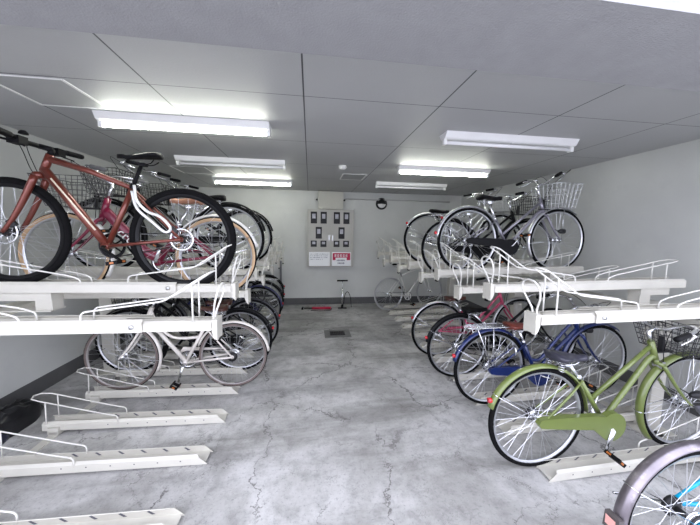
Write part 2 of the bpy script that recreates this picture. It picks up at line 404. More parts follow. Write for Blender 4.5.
def make_upper():
    r = empty('bicycle_tray', (0, 0, 0))
    c = obj('channel', chan(.0, .50, .115, .045), STEEL, r)
    o_ = chan(.36, 1.68, .135, .058); o = obj('outer_channel', o_, STEEL, r)
    for q in (-1, 1): obj('bolt', MB().disc((.41, q * .072, .02), .011, .014, 'y'), ALU, o)
    m = MB(); m.prism([(.0, .05), (-.03, .05), (-.03, -.075), (-.012, -.055), (0, -.02)], -.05, .05)
    e = obj('end_plate', m, STEEL, r)
    obj('rubber_stop', MB().box(-.032, -.01, -.02, .02, -.088, -.07), BLK, e)
    # bulb-shaped pull handle across the channel at the tip
    P = [(0, -.018, .04), (-.005, -.022, .08), (-.02, -.055, .14), (-.035, -.07, .19), (-.045, -.055, .235), (-.05, 0, .255), (-.045, .055, .235), (-.035, .07, .19), (-.02, .055, .14), (-.005, .022, .08), (0, .018, .04)]
    obj('pull_handle', MB().tube(smooth(P, 4), RODR * 1.15, 8), ROD, r)
    # hoop guarding the rear wheel
    m = MB(); q = .05
    A = [(.67, q, .02), (.67, q, .10), (.25, q, .16), (.03, q, .31), (.005, q * .7, .322)]
    P = fillet([V(a) for a in A], .03) + [V((-.005, 0, .327))] + [V((p.x, -p.y, p.z)) for p in reversed(fillet([V(a) for a in A], .03))]
    m.tube(P, RODR, 8)
    for x, z in ((.10, .262),):
        for s_ in (-1, 1): m.tube([(x, s_ * q, 0.02), (x, s_ * q, z)], RODR, 6)
    obj('rear_wheel_hoop', m, ROD, r)
    m = MB()
    A = [(.96, q, .02), (.96, q, .075), (1.03, q, .10), (1.58, q, .20)]
    P = fillet([V(a) for a in A], .03); P = P + [V((1.62, q * .7, .207)), V((1.635, 0, .21))]
    P = P + [V((p.x, -p.y, p.z)) for p in reversed(P[:-1])]
    m.tube(P, RODR, 8)
    for s_ in (-1, 1): m.tube([(1.50, s_ * q, .02), (1.50, s_ * q, .185)], RODR, 6)
    obj('front_wheel_hoop', m, ROD, r)
    return r
def make_ground():
    r = empty('floor_tray', (0, 0, 0))
    m = chan(.0, 1.32, .115, .052, taper=.07)
    for i in range(6):
        for s_ in (-1, 1):
            x = .17 + i * .14
            m.add([V((x + a, s_ * .0582, .02 + b)) for a, b in ((-.004, -.004), (.004, -.004), (.004, .004), (-.004, .004))], [(0, 1, 2, 3)], mi=1)
            m.add([V((x + a * 1.0 + b * .8, s_ * .0540, .022 + b)) for a, b in ((-.014, -.010), (.006, -.012), (.016, .008), (.0, .012))], [(0, 1, 2, 3)], mi=1)
    obj('channel', m, [STEEL, mat('slot shadow steel', (.09, .09, .11), .6)], r)
    q = .055; m = MB()
    A = [(.80, q, .03), (.80, q, .085), (.87, q, .10), (1.33, q, .225)]
    P = fillet([V(a) for a in A], .025); P = P + [V((1.39, q * .75, .235)), V((1.41, 0, .238))]
    P = P + [V((p.x, -p.y, p.z)) for p in reversed(P[:-1])]
    m.tube(P, RODR * .9, 8)
    for s_ in (-1, 1): m.tube([(1.29, s_ * q, .03), (1.29, s_ * q, .215)], RODR * .9, 6)
    obj('wheel_hoop', m, ROD, r)
    m = MB().box(1.20, 1.27, -.078, -.058, -.03, .02).box(1.20, 1.27, .058, .078, -.03, .02).box(1.205, 1.265, -.078, .078, -.04, -.012)
    f = obj('foot', m, STEEL, r); obj('bolt', MB().disc((1.235, -.082, -.0), .010, .01), DST, f)
    return r
def bracket(parent, drop, x0=1.2, x1=1.78):
    m = MB().box(x0, x1, -.05, .05, -.07, -.013).box(x0, x0 + .1, -.045, .045, -drop, -.07).box(x0, x1, -.06, .06, -drop - .004, -drop + .004)
    obj('support_bracket', m, STEEL, parent, key=('br', drop, x0))
ORD = ['first', 'second', 'third', 'fourth', 'fifth', 'sixth', 'seventh', 'eighth', 'ninth', 'tenth', 'eleventh', 'twelfth']
LYU = [1.765 + .43 * k for k in range(10)] + [5.98]
RYU = [1.565 + .450 * k for k in range(10)]
LYG = [1.50, 1.97, 2.40, 2.83, 3.24, 3.65, 4.08, 4.5, 4.93, 5.35, 5.78]
RYG = [.955, 1.56, 1.99, 2.39, 2.83, 3.27, 3.7, 4.12, 4.54, 4.94, 5.34, 5.75]
ZLO, ZHI, ZLL, ZHL = 1.042, 1.145, 1.002, 1.138          # channel floor heights of the two upper levels at the tip
LTX, RTX, LGX, RGX = -.56, 1.36, -.68, 1.50
LUN = {1: 'white upper tray carrying the copper-red bicycle', 2: 'white upper tray carrying the crimson bicycle with tan tyres', 0: 'empty white upper tray, frontmost, in front of the copper-red bicycle',
       3: 'white upper tray carrying the black bicycle just behind the crimson one', 5: 'white upper tray carrying the grey bicycle well beyond the crimson one'}
RUN = {0: 'empty white upper tray, frontmost, above the green bicycle', 1: 'empty white upper tray above the blue bicycle, second from the camera', 3: 'white upper tray carrying the silver city bicycle with basket',
       4: 'white upper tray carrying the black bicycle behind the silver one', 5: 'white upper tray carrying the pale grey bicycle toward the back wall', 2: 'empty white upper tray just in front of the silver city bicycle'}
upA = make_upper(); gA = make_ground(); first = [1, 1]
def place_tray(kind, x, y, z, left, label, group):
    i = 0 if kind == 'u' else 1; src = upA if kind == 'u' else gA
    r = src if first[i] else None
    if r is None: r = src.copy(); COL.objects.link(r)
    if not first[i]:
        for ch in TR[i]:
            c = ch[0].copy(); COL.objects.link(c); c.parent = r
            for g_ in ch[1]: d = g_.copy(); COL.objects.link(d); d.parent = c
    first[i] = 0
    tilt = TILT if kind == 'u' else .028
    r.location = (x, y, z); r.rotation_euler = (0, -tilt, PI if left else 0)
    tag(r, label, 'bicycle rack tray', group); return r
TR = [[(c, list(c.children)) for c in upA.children], [(c, list(c.children)) for c in gA.children]]
for k, y in enumerate(LYU):
    hi = k % 2 == 1
    lab = LUN.get(k, 'empty pale upper tray behind the grey bicycle, toward the meter cabinet' if k > 5 else 'pale upper tray between the black and the grey bicycles')
    t = place_tray('u', LTX, y, ZHL if hi else ZLL, True, lab, 'upper trays on the rack with the copper-red bicycle')
    if hi: bracket(t, ZHL - 1.0, 1.14, 1.66)
for k, y in enumerate(RYU):
    hi = k % 2 == 1
    lab = RUN.get(k, 'empty pale upper tray between the pale grey bicycle and the back wall')
    t = place_tray('u', RTX, y, ZHI if hi else ZLO, False, lab, 'upper trays on the rack with the silver bicycle')
    if hi: bracket(t, ZHI - 1.0, 1.28, 1.55)
LGN = {0: 'empty white floor tray, foremost of the bare ones', 1: 'empty white floor tray between two other empty trays beside the black bag', 2: 'empty white floor tray just in front of the cream bicycle',
       3: 'floor tray holding the cream loop-frame bicycle', 4: 'floor tray holding the black bicycle right behind the cream one'}
RGN = {0: 'floor tray holding the bicycle with cyan frame', 1: 'white floor tray holding the green bicycle', 2: 'empty white floor tray between the green and the blue bicycles', 3: 'floor tray holding the blue bicycle with red-brown saddle',
       4: 'floor tray holding the black bicycle between the blue and the pink', 5: 'floor tray holding the pink bicycle'}
for k, y in enumerate(LYG):
    place_tray('g', LGX, y, .014, True, LGN.get(k, 'pale floor tray among the dark bicycles beyond the cream bicycle'), 'floor trays below the copper-red bicycle')
for k, y in enumerate(RYG):
    place_tray('g', RGX, y, .014, False, RGN.get(k, 'empty pale floor tray between the pink bicycle and the far white bicycle'), 'floor trays below the silver bicycle')

def rack_frame(xb0, xb1, posts, xf, label):
    a = (xb0 + xb1) / 2; r = empty('rack_frame', (a, 1.0, 0)); tag(r, label, 'bicycle rack', kind='thing')
    obj('beam', MB().box(xb0 - a, xb1 - a, .05, 5.15, .948, .996), STEEL, r)
    for y in posts:
        p = obj('post', MB().box(-.06, .06, y - 1.05, y - .95, .008, .948), STEEL, r)
        obj('base_plate', MB().box(-.13, .13, y - 1.12, y - .88, 0, .008), STEEL, p)
    obj('floor_bar', MB().box(xf - a - .03, xf - a + .03, .1, 5.15, 0, .008), STEEL, r)
rack_frame(-2.25, -2.10, (1.08, 3.43, 5.80), -1.92, 'pale steel beam and posts under the upper trays with the copper-red bicycle')
rack_frame(2.64, 2.84, (1.89, 3.5, 5.30), 2.735, 'pale steel beam and posts under the upper trays with the silver bicycle')

# black bag by the side wall
def lump(cx, cy, a, b, h, seed):
    m = MB(); vs = []; fs = []; n, k = 40, 12
    for i in range(k + 1):
        t = i / k * PI / 2
        for j in range(n):
            u = 2 * PI * j / n; d = 1 + .16 * noise.noise(V((math.cos(u) * 2, math.sin(u) * 2, seed + t * 2)))
            fold = 1 + .25 * noise.noise(V((math.cos(u) * 5, math.sin(u) * 5, t * 4)))
            vs.append((cx + a * math.cos(u) * math.cos(t) ** .6 * d, cy + b * math.sin(u) * math.cos(t) ** .6 * d, h * math.sin(t) * fold))
    for i in range(k):
        for j in range(n): fs.append((i * n + j, i * n + (j + 1) % n, (i + 1) * n + (j + 1) % n, (i + 1) * n + j))
    return m.add(vs, fs, True)
bg = empty('bicycle_cover', (-2.36, 2.45, 0)); tag(bg, 'crumpled black bag lying on the floor against the side wall', 'bag')
obj('cloth', lump(0, 0, .15, .30, .15, 3), mat('black bag film', (.008, .008, .01), .3, 0, .2, 20), bg)
obj('patterned_flap', lump(.07, -.2, .09, .16, .07, 8), mat('speckled bag print', (.02, .02, .04), .3, 0, .1, 20, dirt=(.5, .5, .62), dscale=26, damt=.8), bg)
#BIKES
# ------------------------------------------------------------------ bicycles
def wheel(parent, name, R, tr, x, z, tyre, rimm, nsp=32, rot=0.2, disc=False, deep=.012, wall=None, hub=None):
    """name front_wheel / rear_wheel; the rim is the wheel's own mesh, tyre, spokes and hub are its children"""
    def rimf():
        ro = R - 2 * tr + .004
        return MB().ring((0, 0, 0), [(ro, -.011), (ro + .003, -.012), (ro + .003, -.008), (ro - .003, 0), (ro + .003, .008), (ro + .003, .012), (ro, .011), (ro - deep, .008), (ro - deep - .003, 0), (ro - deep, -.008)], 'y', 56)
    wl = obj(name, rimf, rimm, parent, key=('rim', R, tr, rimm.name, deep)); wl.location = (x, 0, z); wl.rotation_euler = (0, rot, 0)
    def tyref():
        m = MB(); P = []
        n = 12
        for i in range(n): a = 2 * PI * i / n; P.append((R - tr + math.cos(a) * tr, math.sin(a) * tr))
        m.ring((0, 0, 0), P, 'y', 64)
        if wall:
            for i, f in enumerate(m.f):
                k = i % n
                if 2 <= k <= 9 and k not in (): m.mi[i] = 1
        return m
    obj('tyre', tyref, [tyre, wall or tyre], wl, key=('tyre', R, tr, tyre.name, wall.name if wall else 0))
    def spf():
        m = MB(); ri = R - 2 * tr - .006; rh = .028
        for i in range(nsp):
            a = 2 * PI * i / nsp; s_ = 1 if i % 2 else -1; q = 1 if (i // 2) % 2 else -1
            b = a + q * 1.25
            m.tube([(math.cos(b) * rh, s_ * .028, math.sin(b) * rh), (math.cos(a) * ri, s_ * .002, math.sin(a) * ri)], .0012, 4, cap=False)
        return m
    obj('spokes', spf, SPK, wl, key=('spk', R, tr, nsp))
    def hubf():
        m = MB().tube([(0, -.052, 0), (0, .052, 0)], .007, 8).tube([(0, -.035, 0), (0, .035, 0)], .016, 12)
        for s_ in (-1, 1): m.disc((0, s_ * .029, 0), .03, .004); m.disc((0, s_ * .055, 0), .011, .012)
        return m
    obj('hub', hubf, hub or CHR, wl, key=('hub', (hub or CHR).name))
    obj('valve', MB().tube([(R - 2 * tr - .01, 0, 0), (R - 2 * tr - .045, 0, 0)], .003, 6), DST, wl, key=('valve', R, tr))
    if disc:
        def df():
            m = MB().ring((0, .045, 0), [(.08, -.001), (.08, .001), (.065, .001), (.065, -.001)], 'y', 32)
            for i in range(6): a = i * PI / 3; m.tube([(math.cos(a) * .02, .045, math.sin(a) * .02), (math.cos(a + .5) * .07, .045, math.sin(a + .5) * .07)], .003, 5)
            return m
        obj('brake_disc', df, CHR, wl, key='bdisc')
    return wl
def fender(parent, name, R, x, z, a0, a1, m, wdt=.05, stays=None, stay_a=(), smat=None):
    r = R + .016; h = wdt / 2
    P = [(r - .010, -h), (r - .002, -h * .8), (r + .006, -h * .4), (r + .008, 0), (r + .006, h * .4), (r - .002, h * .8), (r - .010, h)]
    P = P + [(a - .002, b * .96) for a, b in reversed(P)]
    f = obj(name, MB().ring((0, 0, 0), P, 'y', 30, a0, a1), m, parent, loc=(x, 0, z))
    for a in stay_a:
        q = MB()
        for s_ in (-1, 1): q.tube([(0, s_ * .055, 0), (math.cos(a) * (r - .01), s_ * (h + .002), math.sin(a) * (r - .01))], .0026, 5)
        q.tube([(math.cos(a) * (r + .0), -h, math.sin(a) * (r + .0)), (math.cos(a) * (r + .011), 0, math.sin(a) * (r + .011)), (math.cos(a) * (r + .0), h, math.sin(a) * (r + .0))], .0026, 5)
        obj('fender_stay', q, smat or CHR, f)
    return f
def saddle(parent, x, z, m, city=True, tilt=0.03, rails=CHR):
    L, wr, wn = (.265, .095, .028) if city else (.27, .068, .018)
    mb = MB(); vs = []; fs = []; n = 14; K = 12
    for i in range(n + 1):
        t = i / n; xx = L * t
        wd = wr + (wn - wr) * (1 / (1 + math.exp(-(t - .42) * 11))) if i else wr * .82
        if i == n: wd = wn * .45
        if i == 0: wd = wr * .6
        th = (.045 if city else .026) * (1 - .35 * t); zc = .012 * math.cos(t * PI) + (.006 if t > .8 else 0)
        for k in range(K):
            a = 2 * PI * k / K; cx, sx = math.cos(a), math.sin(a)
            zz = zc + (sx * .012 if sx > 0 else sx * th) - .006 * (1 if abs(cx) > .8 else 0)
            vs.append((xx, cx * wd, zz))
    for i in range(n):
        for k in range(K): l = (k + 1) % K; fs.append((i * K + k, (i + 1) * K + k, (i + 1) * K + l, i * K + l))
    fs.append(tuple(range(K))); fs.append(tuple(n * K + k for k in range(K - 1, -1, -1)))
    mb.add(vs, fs, True)
    s_ = obj('saddle', mb, m, parent, loc=(x - .12, 0, z), rot=(0, -tilt, 0))
    q = MB()
    for y in (-.022, .022): q.tube(smooth([(.03, y * 1.6, -.03), (.07, y, -.055), (.16, y, -.05), (.235, y * .5, -.012)], 4), .0038, 6)
    q.box(.095, .135, -.024, .024, -.068, -.048)
    if city:
        for y in (-.05, .05): q.tube([(.035 + .017 * math.cos(t * 1.0), y + .017 * math.sin(t * 1.0), -.03 - .0022 * t) for t in range(0, 26)], .0028, 5)
    obj('saddle_rail', q, rails, s_); return s_
def basket(parent, x, z, m, L=.30, Wt=.38, H=.22, Wb=.28, Lb=.24, n=9):
    mb = MB(); r = .0028
    def P(u, v, t): # u,v in -1..1, t height
        ln = (Lb + (L - Lb) * t) / 2; wd = (Wb + (Wt - Wb) * t) / 2
        return V((x + .17 + u * ln, v * wd, z + H * t))
    def loop(t, rr): mb.tube([P(-1, -1, t), P(1, -1, t), P(1, 1, t), P(-1, 1, t)], rr, 5, closed=True)
    for i, t in enumerate((0, .18, .36, .54, .72, .88)): loop(t, r)
    loop(1, .0045)
    for i in range(n + 1):
        q = -1 + 2 * i / n
        mb.tube([P(q, -1, 1), P(q, -1, 0), P(q, 1, 0), P(q, 1, 1)], r, 4, cap=False)
        mb.tube([P(-1, q, 1), P(-1, q, 0), P(1, q, 0), P(1, q, 1)], r, 4, cap=False)
    b = obj('basket', mb, m, parent)
    obj('basket_bracket', MB().box(x - .01, x + .12, -.02, .02, z - .012, z - .003).box(x + .03, x + .045, -.015, .015, z, z + .1), DST, b)
    return b

def bicycle(label, loc, left, S):
    g = S.get; R, tr = g('R', .34), g('tr', .017)
    wb = g('wb', 1.12); z0 = R
    root = empty('bicycle', loc, (g('lean', 0), -g('pitch', TILT), (PI if left else 0) + g('yaw', 0))); tag(root, label, 'bicycle')
    F = S['paint']; st = g('style', 'mixte')
    bb = V(g('bb', (.455, 0, .275))); clus = V(g('clus', (.30, 0, .58))); ht = V(g('ht', (.82, 0, .79))); hb = V(g('hb', (.87, 0, .645)))
    rh = V((0, 0, R)); fh = V((wb, 0, R + g('fz', 0)))
    sdx, sdz = g('saddle', (.215, .77))
    # frame
    tb = g('tube', .016); m = MB()
    m.tube([ht, hb], tb * 1.25, 14)
    m.tube([bb, clus], tb, 12)
    m.disc(bb, .024, .075, n=14)
    if st == 'diamond':
        a, b = ht + (hb - ht) * .25, hb + (ht - hb) * .12
        fat = g('fat', 1)
        m.tube([a, a.lerp(clus, .5) + V((0, 0, .004)), clus - V((0, 0, .02))], [tb * 1.1 * fat, tb * 1.0, tb * .85], 12)
        m.tube([b, b.lerp(bb, .5), bb], [tb * 1.3 * fat, tb * 1.35 * fat, tb * 1.25 * fat], 14)
    elif st == 'mixte':
        a, b = ht + (hb - ht) * .22, hb + (ht - hb) * .15
        low = bb.lerp(clus, g('upto', .42))
        if g('curve'):
            m.tube(smooth([a, a.lerp(low, .5) + V((.02, 0, -.03)), low + V((.10, 0, -.005)), low], 6), tb * .9, 10)
            m.tube(smooth([b, b.lerp(bb, .5) + V((0, 0, .0)), bb], 5), tb * 1.05, 10)
        else:
            m.tube([a, low], tb * .9, 10)
            m.tube(smooth([b, b + V((-.05, 0, -.018)), b.lerp(bb, .45) + V((-.02, 0, .0)), bb], 5), tb * 1.1, 12)
        if g('strut'): m.tube([a.lerp(low, .28), b.lerp(bb, .22)], tb * .6, 8)
    elif st == 'loop':
        b = hb + (ht - hb) * .15; a = ht + (hb - ht) * .25; low = bb.lerp(clus, .66)
        m.tube(smooth([a, V((.69, 0, .64)), V((.58, 0, .525)), V((.46, 0, .50)), low], 8), tb * .9, 10)
        m.tube([b, bb], tb * 1.15, 12)
    elif st == 'step':
        b = hb + (ht - hb) * .35; low = bb.lerp(clus, .1)
        m.tube(smooth([b, b.lerp(low, .35) + V((0, 0, -.03)), b.lerp(low, .7) + V((0, 0, -.055)), low], 6), tb * 1.9, 14, flat=(.62, 1.15))
    for s_ in (-1, 1):
        m.tube([bb + V((-.02, s_ * .025, 0)), V((.30, s_ * .035, R * .93)) if g('diamondy') else bb.lerp(rh, .5) + V((0, s_ * .038, 0)), rh + V((0, s_ * .058, 0))], tb * .62, 8)
        top = clus.lerp(bb, g('stay_at', .06))
        m.tube([top + V((0, s_ * .018, 0)), top.lerp(rh, .3) + V((0, s_ * .036, 0)), rh + V((0, s_ * .058, 0))], tb * .5, 8)
        m.disc(rh + V((0, s_ * .058, 0)), .018, .006, n=10)
    if st != 'diamond' or True: m.tube([rh.lerp(bb, .82) + V((0, -.036, 0)), rh.lerp(bb, .82) + V((0, .036, 0))], tb * .5, 6)
    fr = obj('frame', m, F, root)
    # fork
    d = (ht - hb).normalized(); cr = hb - d * .035; m = MB()
    fb = g('fork_r', .012); FK = g('fork', F)
    m.tube([hb, cr], tb * 1.0, 12); m.tube([cr + V((0, -.045, 0)), cr + V((0, 0, .008)), cr + V((0, .045, 0))], fb * 1.15, 10)
    for s_ in (-1, 1):
        m.tube(smooth([cr + V((0, s_ * .045, 0)), cr.lerp(fh, .45) + V((-.012, s_ * .05, -.004)), cr.lerp(fh, .8) + V((-.014, s_ * .054, 0)), fh + V((0, s_ * .056, 0))], 4), [fb * (1.1 - .045 * i) for i in range(13)], 10)
    fk = obj('fork', m, FK, root)
    tw, rm = g('tyre', RUB), g('rim', RIMS)
    wheel(root, 'front_wheel', R, tr, fh.x, fh.z, tw, rm, g('nsp', 32), .3, g('disc'), g('deep', .012), g('wall'), g('hubm'))
    wheel(root, 'rear_wheel', R, tr, 0, R, tw, rm, g('nsp', 32), 1.1, g('disc'), g('deep', .012), g('wall'), g('hubm'))
    # seat post and saddle
    sd = (clus - bb).normalized(); sp = V((sdx, 0, sdz - .055))
    obj('seat_post', MB().tube([clus - sd * .02, clus + sd * .015], tb * 1.15, 12).tube([clus - sd * .05, sp], .0125, 12), g('post', CHR), root)
    saddle(root, sdx, sdz, g('saddle_m', BLK), g('city', True), g('stilt', .03), g('rails', CHR))
    # bars
    stt = ht - (hb - ht).normalized() * g('stem_up', .13); bar = g('bar', 'swept'); BM = g('barm', CHR); m = MB()
    if bar == 'swept':
        c = stt + V((.05, 0, .02)); m.tube([ht, stt], .0125, 12); m.tube([stt - V((0, 0, .01)), c], .013, 10)
        hw = g('bw', .27)
        side = [V((c.x, 0, c.z)), V((c.x + .01, .05, c.z + .005)), V((c.x + .035, .13, c.z + .05)), V((c.x - .01, hw - .05, c.z + .062)), V((c.x - g('sweep', .17) * .5, hw - .01, c.z + .052)), V((c.x - g('sweep', .17), hw + .01, c.z + .035))]
        gp = (side[4], side[5])
    else:
        c = stt + V((.075, 0, .015)); m.tube([ht, stt], .017, 12); m.tube([stt, c], .017, 10); hw = .31
        side = [c, c + V((0, .1, 0)), c + V((-.01, .2, .01)), c + V((-.03, hw, .012))]; gp = (side[2], side[3])
    lf = smooth(side, 5); rg = [V((p.x, -p.y, p.z)) for p in lf]
    turn = g('turn', 0)
    m.tube(list(reversed(rg)) + lf[1:], .011 if bar == 'swept' else .015, 10)
    hbo = obj('handlebar', m, BM, root)
    for s_ in (-1, 1):
        a, b = V(gp[0]), V(gp[1]); a.y *= s_; b.y *= s_; dd = (b - a).normalized()
        a = b - dd * .115
        obj('grip', MB().tube([a, a + dd * .01, b - dd * .01, b + dd * .006], [.014, .0165, .0165, .014] if bar == 'swept' else [.018, .019, .019, .017], 10), g('grip', BLK), hbo)
        k = a - dd * .03; e = b + V((.035 if bar == 'swept' else .05, 0, -.035))
        if bar != 'swept':
            obj('gear_shifter', MB().box(-.03, .035, -.03, .03, -.035, .012, Matrix.Translation(k - dd * .03)).tube([k - dd * .03 + V((.0, 0, -.02)), k - dd * .02 + V((-.04, 0, -.045))], .006, 6), BLK, hbo)
        q = MB().tube([k + V((0, 0, -.012)), k + V((.03, 0, -.02)), a.lerp(e, .5) + V((.03, 0, -.01)), e], [.009, .008, .005, .004], 7)
        obj('brake_lever', q, g('lever', CHR), hbo)
        cb_ = smooth([k + V((.02, 0, -.015)), k + V((.12, -s_ * .03, .03)), stt + V((.17, s_ * .03, .02)), stt + V((.12, s_ * .02, -.12)), hb + V((.04, s_ * .02, -.02))], 6)
        obj('brake_cable', MB().tube(cb_, .0025, 5), BLK, hbo)
    if g('bell', True):
        obj('bell', MB().ring((c.x + .01, .09, c.z + .045), [(0, 0), (.024, 0), (.022, .012), (.012, .022), (0, .024)], 'z', 16), BLK if bar != 'swept' else CHR, hbo)
    # drivetrain
    ca = g('crank', -1.2); m = MB(); cy = -.05
    m.ring(bb + V((0, cy, 0)), [(.082, -.0015), (.085, 0), (.082, .0015), (.066, .0015), (.066, -.0015)], 'y', 40)
    for i in range(5): a = i * PI * 2 / 5; m.tube([bb + V((0, cy, 0)), bb + V((math.cos(a) * .07, cy, math.sin(a) * .07))], .006, 6)
    crk = obj('crankset', m, g('crankm', CHR), root)
    for s_ in (-1, 1):
        a = ca if s_ < 0 else ca + PI; e = bb + V((math.cos(a) * .165, s_ * .088, math.sin(a) * .165))
        obj('crank_arm', MB().tube([bb + V((0, s_ * .04, 0)), bb + V((math.cos(a) * .02, s_ * .082, math.sin(a) * .02)), e], [.014, .013, .009], 8, flat=(.6, 1.2)), g('armm', CHR), crk)
        M_ = Matrix.Translation(e) @ Matrix.Rotation(-g('ped', .5), 4, 'Y'); q = MB()
        for o in (-.032, .022): q.box(o, o + .012, s_ * .012 if s_ > 0 else -.105, s_ * .105 if s_ > 0 else -.012, -.012, .012, M_)
        q.box(-.034, .034, s_ * .045 - .012, s_ * .045 + .012, -.008, .008, M_)
        q.box(-.034, .034, s_ * .098 - .006, s_ * .098 + .006, -.010, .010, M_)
        q.box(-.0355, -.034, s_ * .04 - .014, s_ * .04 + .014, -.006, .006, M_, mi=1).box(.035, .0365, s_ * .04 - .014, s_ * .04 + .014, -.006, .006, M_, mi=1)
        q.box(-.012, .012, s_ * .1055 - .001, s_ * .1055 + .001, -.006, .006, M_, mi=1)
        obj('pedal', q, [BLK, ORL], crk)
    if g('guard'):
        poly = []; rg_ = g('gr', .098)
        for i in range(17): a = PI * .70 - (PI * 1.40) * i / 16; poly.append((bb.x + rg_ * math.cos(a), bb.z + rg_ * math.sin(a)))
        poly += [(bb.x - .14, bb.z - .005), (.02, R - .035), (-.03, R - .025), (-.045, R), (-.03, R + .025), (.0, R + .032), (bb.x - .14, bb.z + .092)]
        m = MB().prism(poly, -.074, -.038)
        gd = obj('chain_guard', m, S['guard'], root)
    else:
        m = MB(); a0 = bb + V((0, cy, .083)); a1 = bb + V((0, cy, -.083))
        m.tube([a0, rh + V((0, cy, .04))], .0045, 5); m.tube([a1, rh + V((0, cy, -.04))], .0045, 5)
        m.ring(bb + V((0, cy, 0)), [(.081, -.004), (.088, -.004), (.088, .004), (.081, .004)], 'y', 30, -PI / 2, PI / 2)
        m.ring(rh + V((0, cy, 0)), [(.036, -.004), (.043, -.004), (.043, .004), (.036, .004)], 'y', 24)
        obj('chain', m, DST, root)
        m = MB()
        for i, rr in enumerate((.05, .044, .038, .032)): m.ring(rh + V((0, -.034 - .006 * i, 0)), [(rr, -.0015), (rr, .0015), (.015, .0015), (.015, -.0015)], 'y', 24)
        m.tube([rh + V((0, -.05, -.02)), rh + V((.03, -.055, -.10))], .009, 6)
        obj('cassette', m, CHR, root)
        if g('half_guard'): obj('chain_guard', MB().prism([(.10, R + .045), (bb.x - .05, bb.z + .12), (bb.x + .05, bb.z + .12), (bb.x + .09, bb.z + .06), (bb.x - .04, bb.z + .09), (.10, R + .02)], -.070, -.058), S['half_guard'], root)
    # fenders
    if g('fender'):
        fm = S['fender']; fwid = g('fw', .05)
        rf = fender(root, 'rear_fender', R, 0, R, g('rf0', .15), g('rf1', PI - .25), fm, fwid, None, (PI - .55,))
        a = g('refa', g('rf1', PI - .25) - .12); rr = R + .03
        if g('reflector', True):
            obj('reflector', MB().disc((0, 0, 0), .017, .02, 'x', 12), REDL, rf, loc=(math.cos(a) * rr, 0, math.sin(a) * rr))
        ff = fender(root, 'front_fender', R, fh.x, fh.z, g('ff0', .9), g('ff1', PI + .55), fm, fwid, None, (PI + .1,))
    if g('rack'):
        m = MB(); zt = 2 * R + .045; r_ = .0045
        for y in (-.06, .06): m.tube(fillet([V((.20, y * .5, zt - .02)), V((.12, y, zt)), V((-.22, y, zt)), V((-.26, y * .3, zt))], .03), r_, 6)
        m.tube([(-.26, -.02, zt), (-.26, .02, zt)], r_, 6)
        for y in (-.03, 0, .03): m.tube([(.15, y, zt), (-.25, y, zt)], r_ * .8, 5)
        for x in (.1, -.03, -.15): m.tube([(x, -.06, zt), (x, .06, zt)], r_, 5)
        for y in (-1, 1):
            m.tube([(-.02, y * .06, zt), (0, y * .062, R)], r_, 6); m.tube([(-.17, y * .06, zt), (0, y * .062, R)], r_, 6)
        obj('rear_carrier', m, g('rackm', CHR), root)
    if g('basket'):
        bs = g('bsize', {}); basket(root, ht.x + g('bx', .05), ht.z + g('bz', -.07), S['basket'], **bs)
        m = MB()
        for s_ in (-1, 1): m.tube([fh + V((0, s_ * .06, 0)), V((ht.x + .22, s_ * .09, ht.z + g('bz', -.07)))], .003, 5)
        obj('basket_stay', m, CHR, root)
    if g('lamp', True):
        c = cr + V((.09, .0, .03)) if not g('basket') else fh + V((-.04, -.085, .10))
        obj('headlamp', MB().tube([c + V((-.03, 0, 0)), c, c + V((.04, 0, 0))], [.012, .024, .027], 12).tube([c + V((-.02, 0, 0)), cr.lerp(fh, .55) + V((0, -.05 if g('basket') else 0, 0))], .004, 5), g('lampm', DST), fk)
    # brake, lock, stand
    if g('disc'):
        for x, z in ((fh.x, fh.z), (0, R)): obj('brake_caliper', MB().box(-.025, .025, .036, .058, -.018, .018, Matrix.Rotation(-.9, 4, 'Y')), DST, root, loc=(x - .05 if x else .05, 0, z + .06))
    else:
        m = MB(); q = cr + V((.02, 0, 0))
        m.box(-.012, .012, -.03, .03, -.03, .02, Matrix.Translation(q)); obj('brake_caliper', m, CHR, fk)
        if not g('noroller'): obj('band_brake', MB().disc((0, .045, 0), .045, .02, n=18), DST, root, loc=(0, 0, R))
    if g('lock'):
        m = MB().ring((.02, 0, 0), [(.0, -.0)] * 3, 'x', 3) if False else MB()
        c = clus.lerp(rh, .34); u = (clus - rh).normalized()
        P = [c + V((0, math.cos(a) * .055, 0)) + V((-u.z, 0, u.x)) * 0 + V((.0, 0, math.sin(a) * .055)) for a in [(-.9 + 4.9 * i / 16) for i in range(17)]]
        m.tube(P, .010, 8, flat=(.8, 1)); obj('ring_lock', m, S['lock'], root)
    if g('stand', True):
        a = g('stand_a', 0.0)
        if g('stand_down'):
            m = MB().tube([V((.0, .075, R)), V((-.05, .12, .05))], .007, 7)
        else: m = MB().tube([V((.0, .075, R - .01)), V((-.10, .078, R + .02)), V((-.27, .08, R + .07))], .006, 7)
        obj('kickstand', m, CHR, root)
    return root, dict(bb=bb, clus=clus, ht=ht, hb=hb, rh=rh, fh=fh, frame=fr)

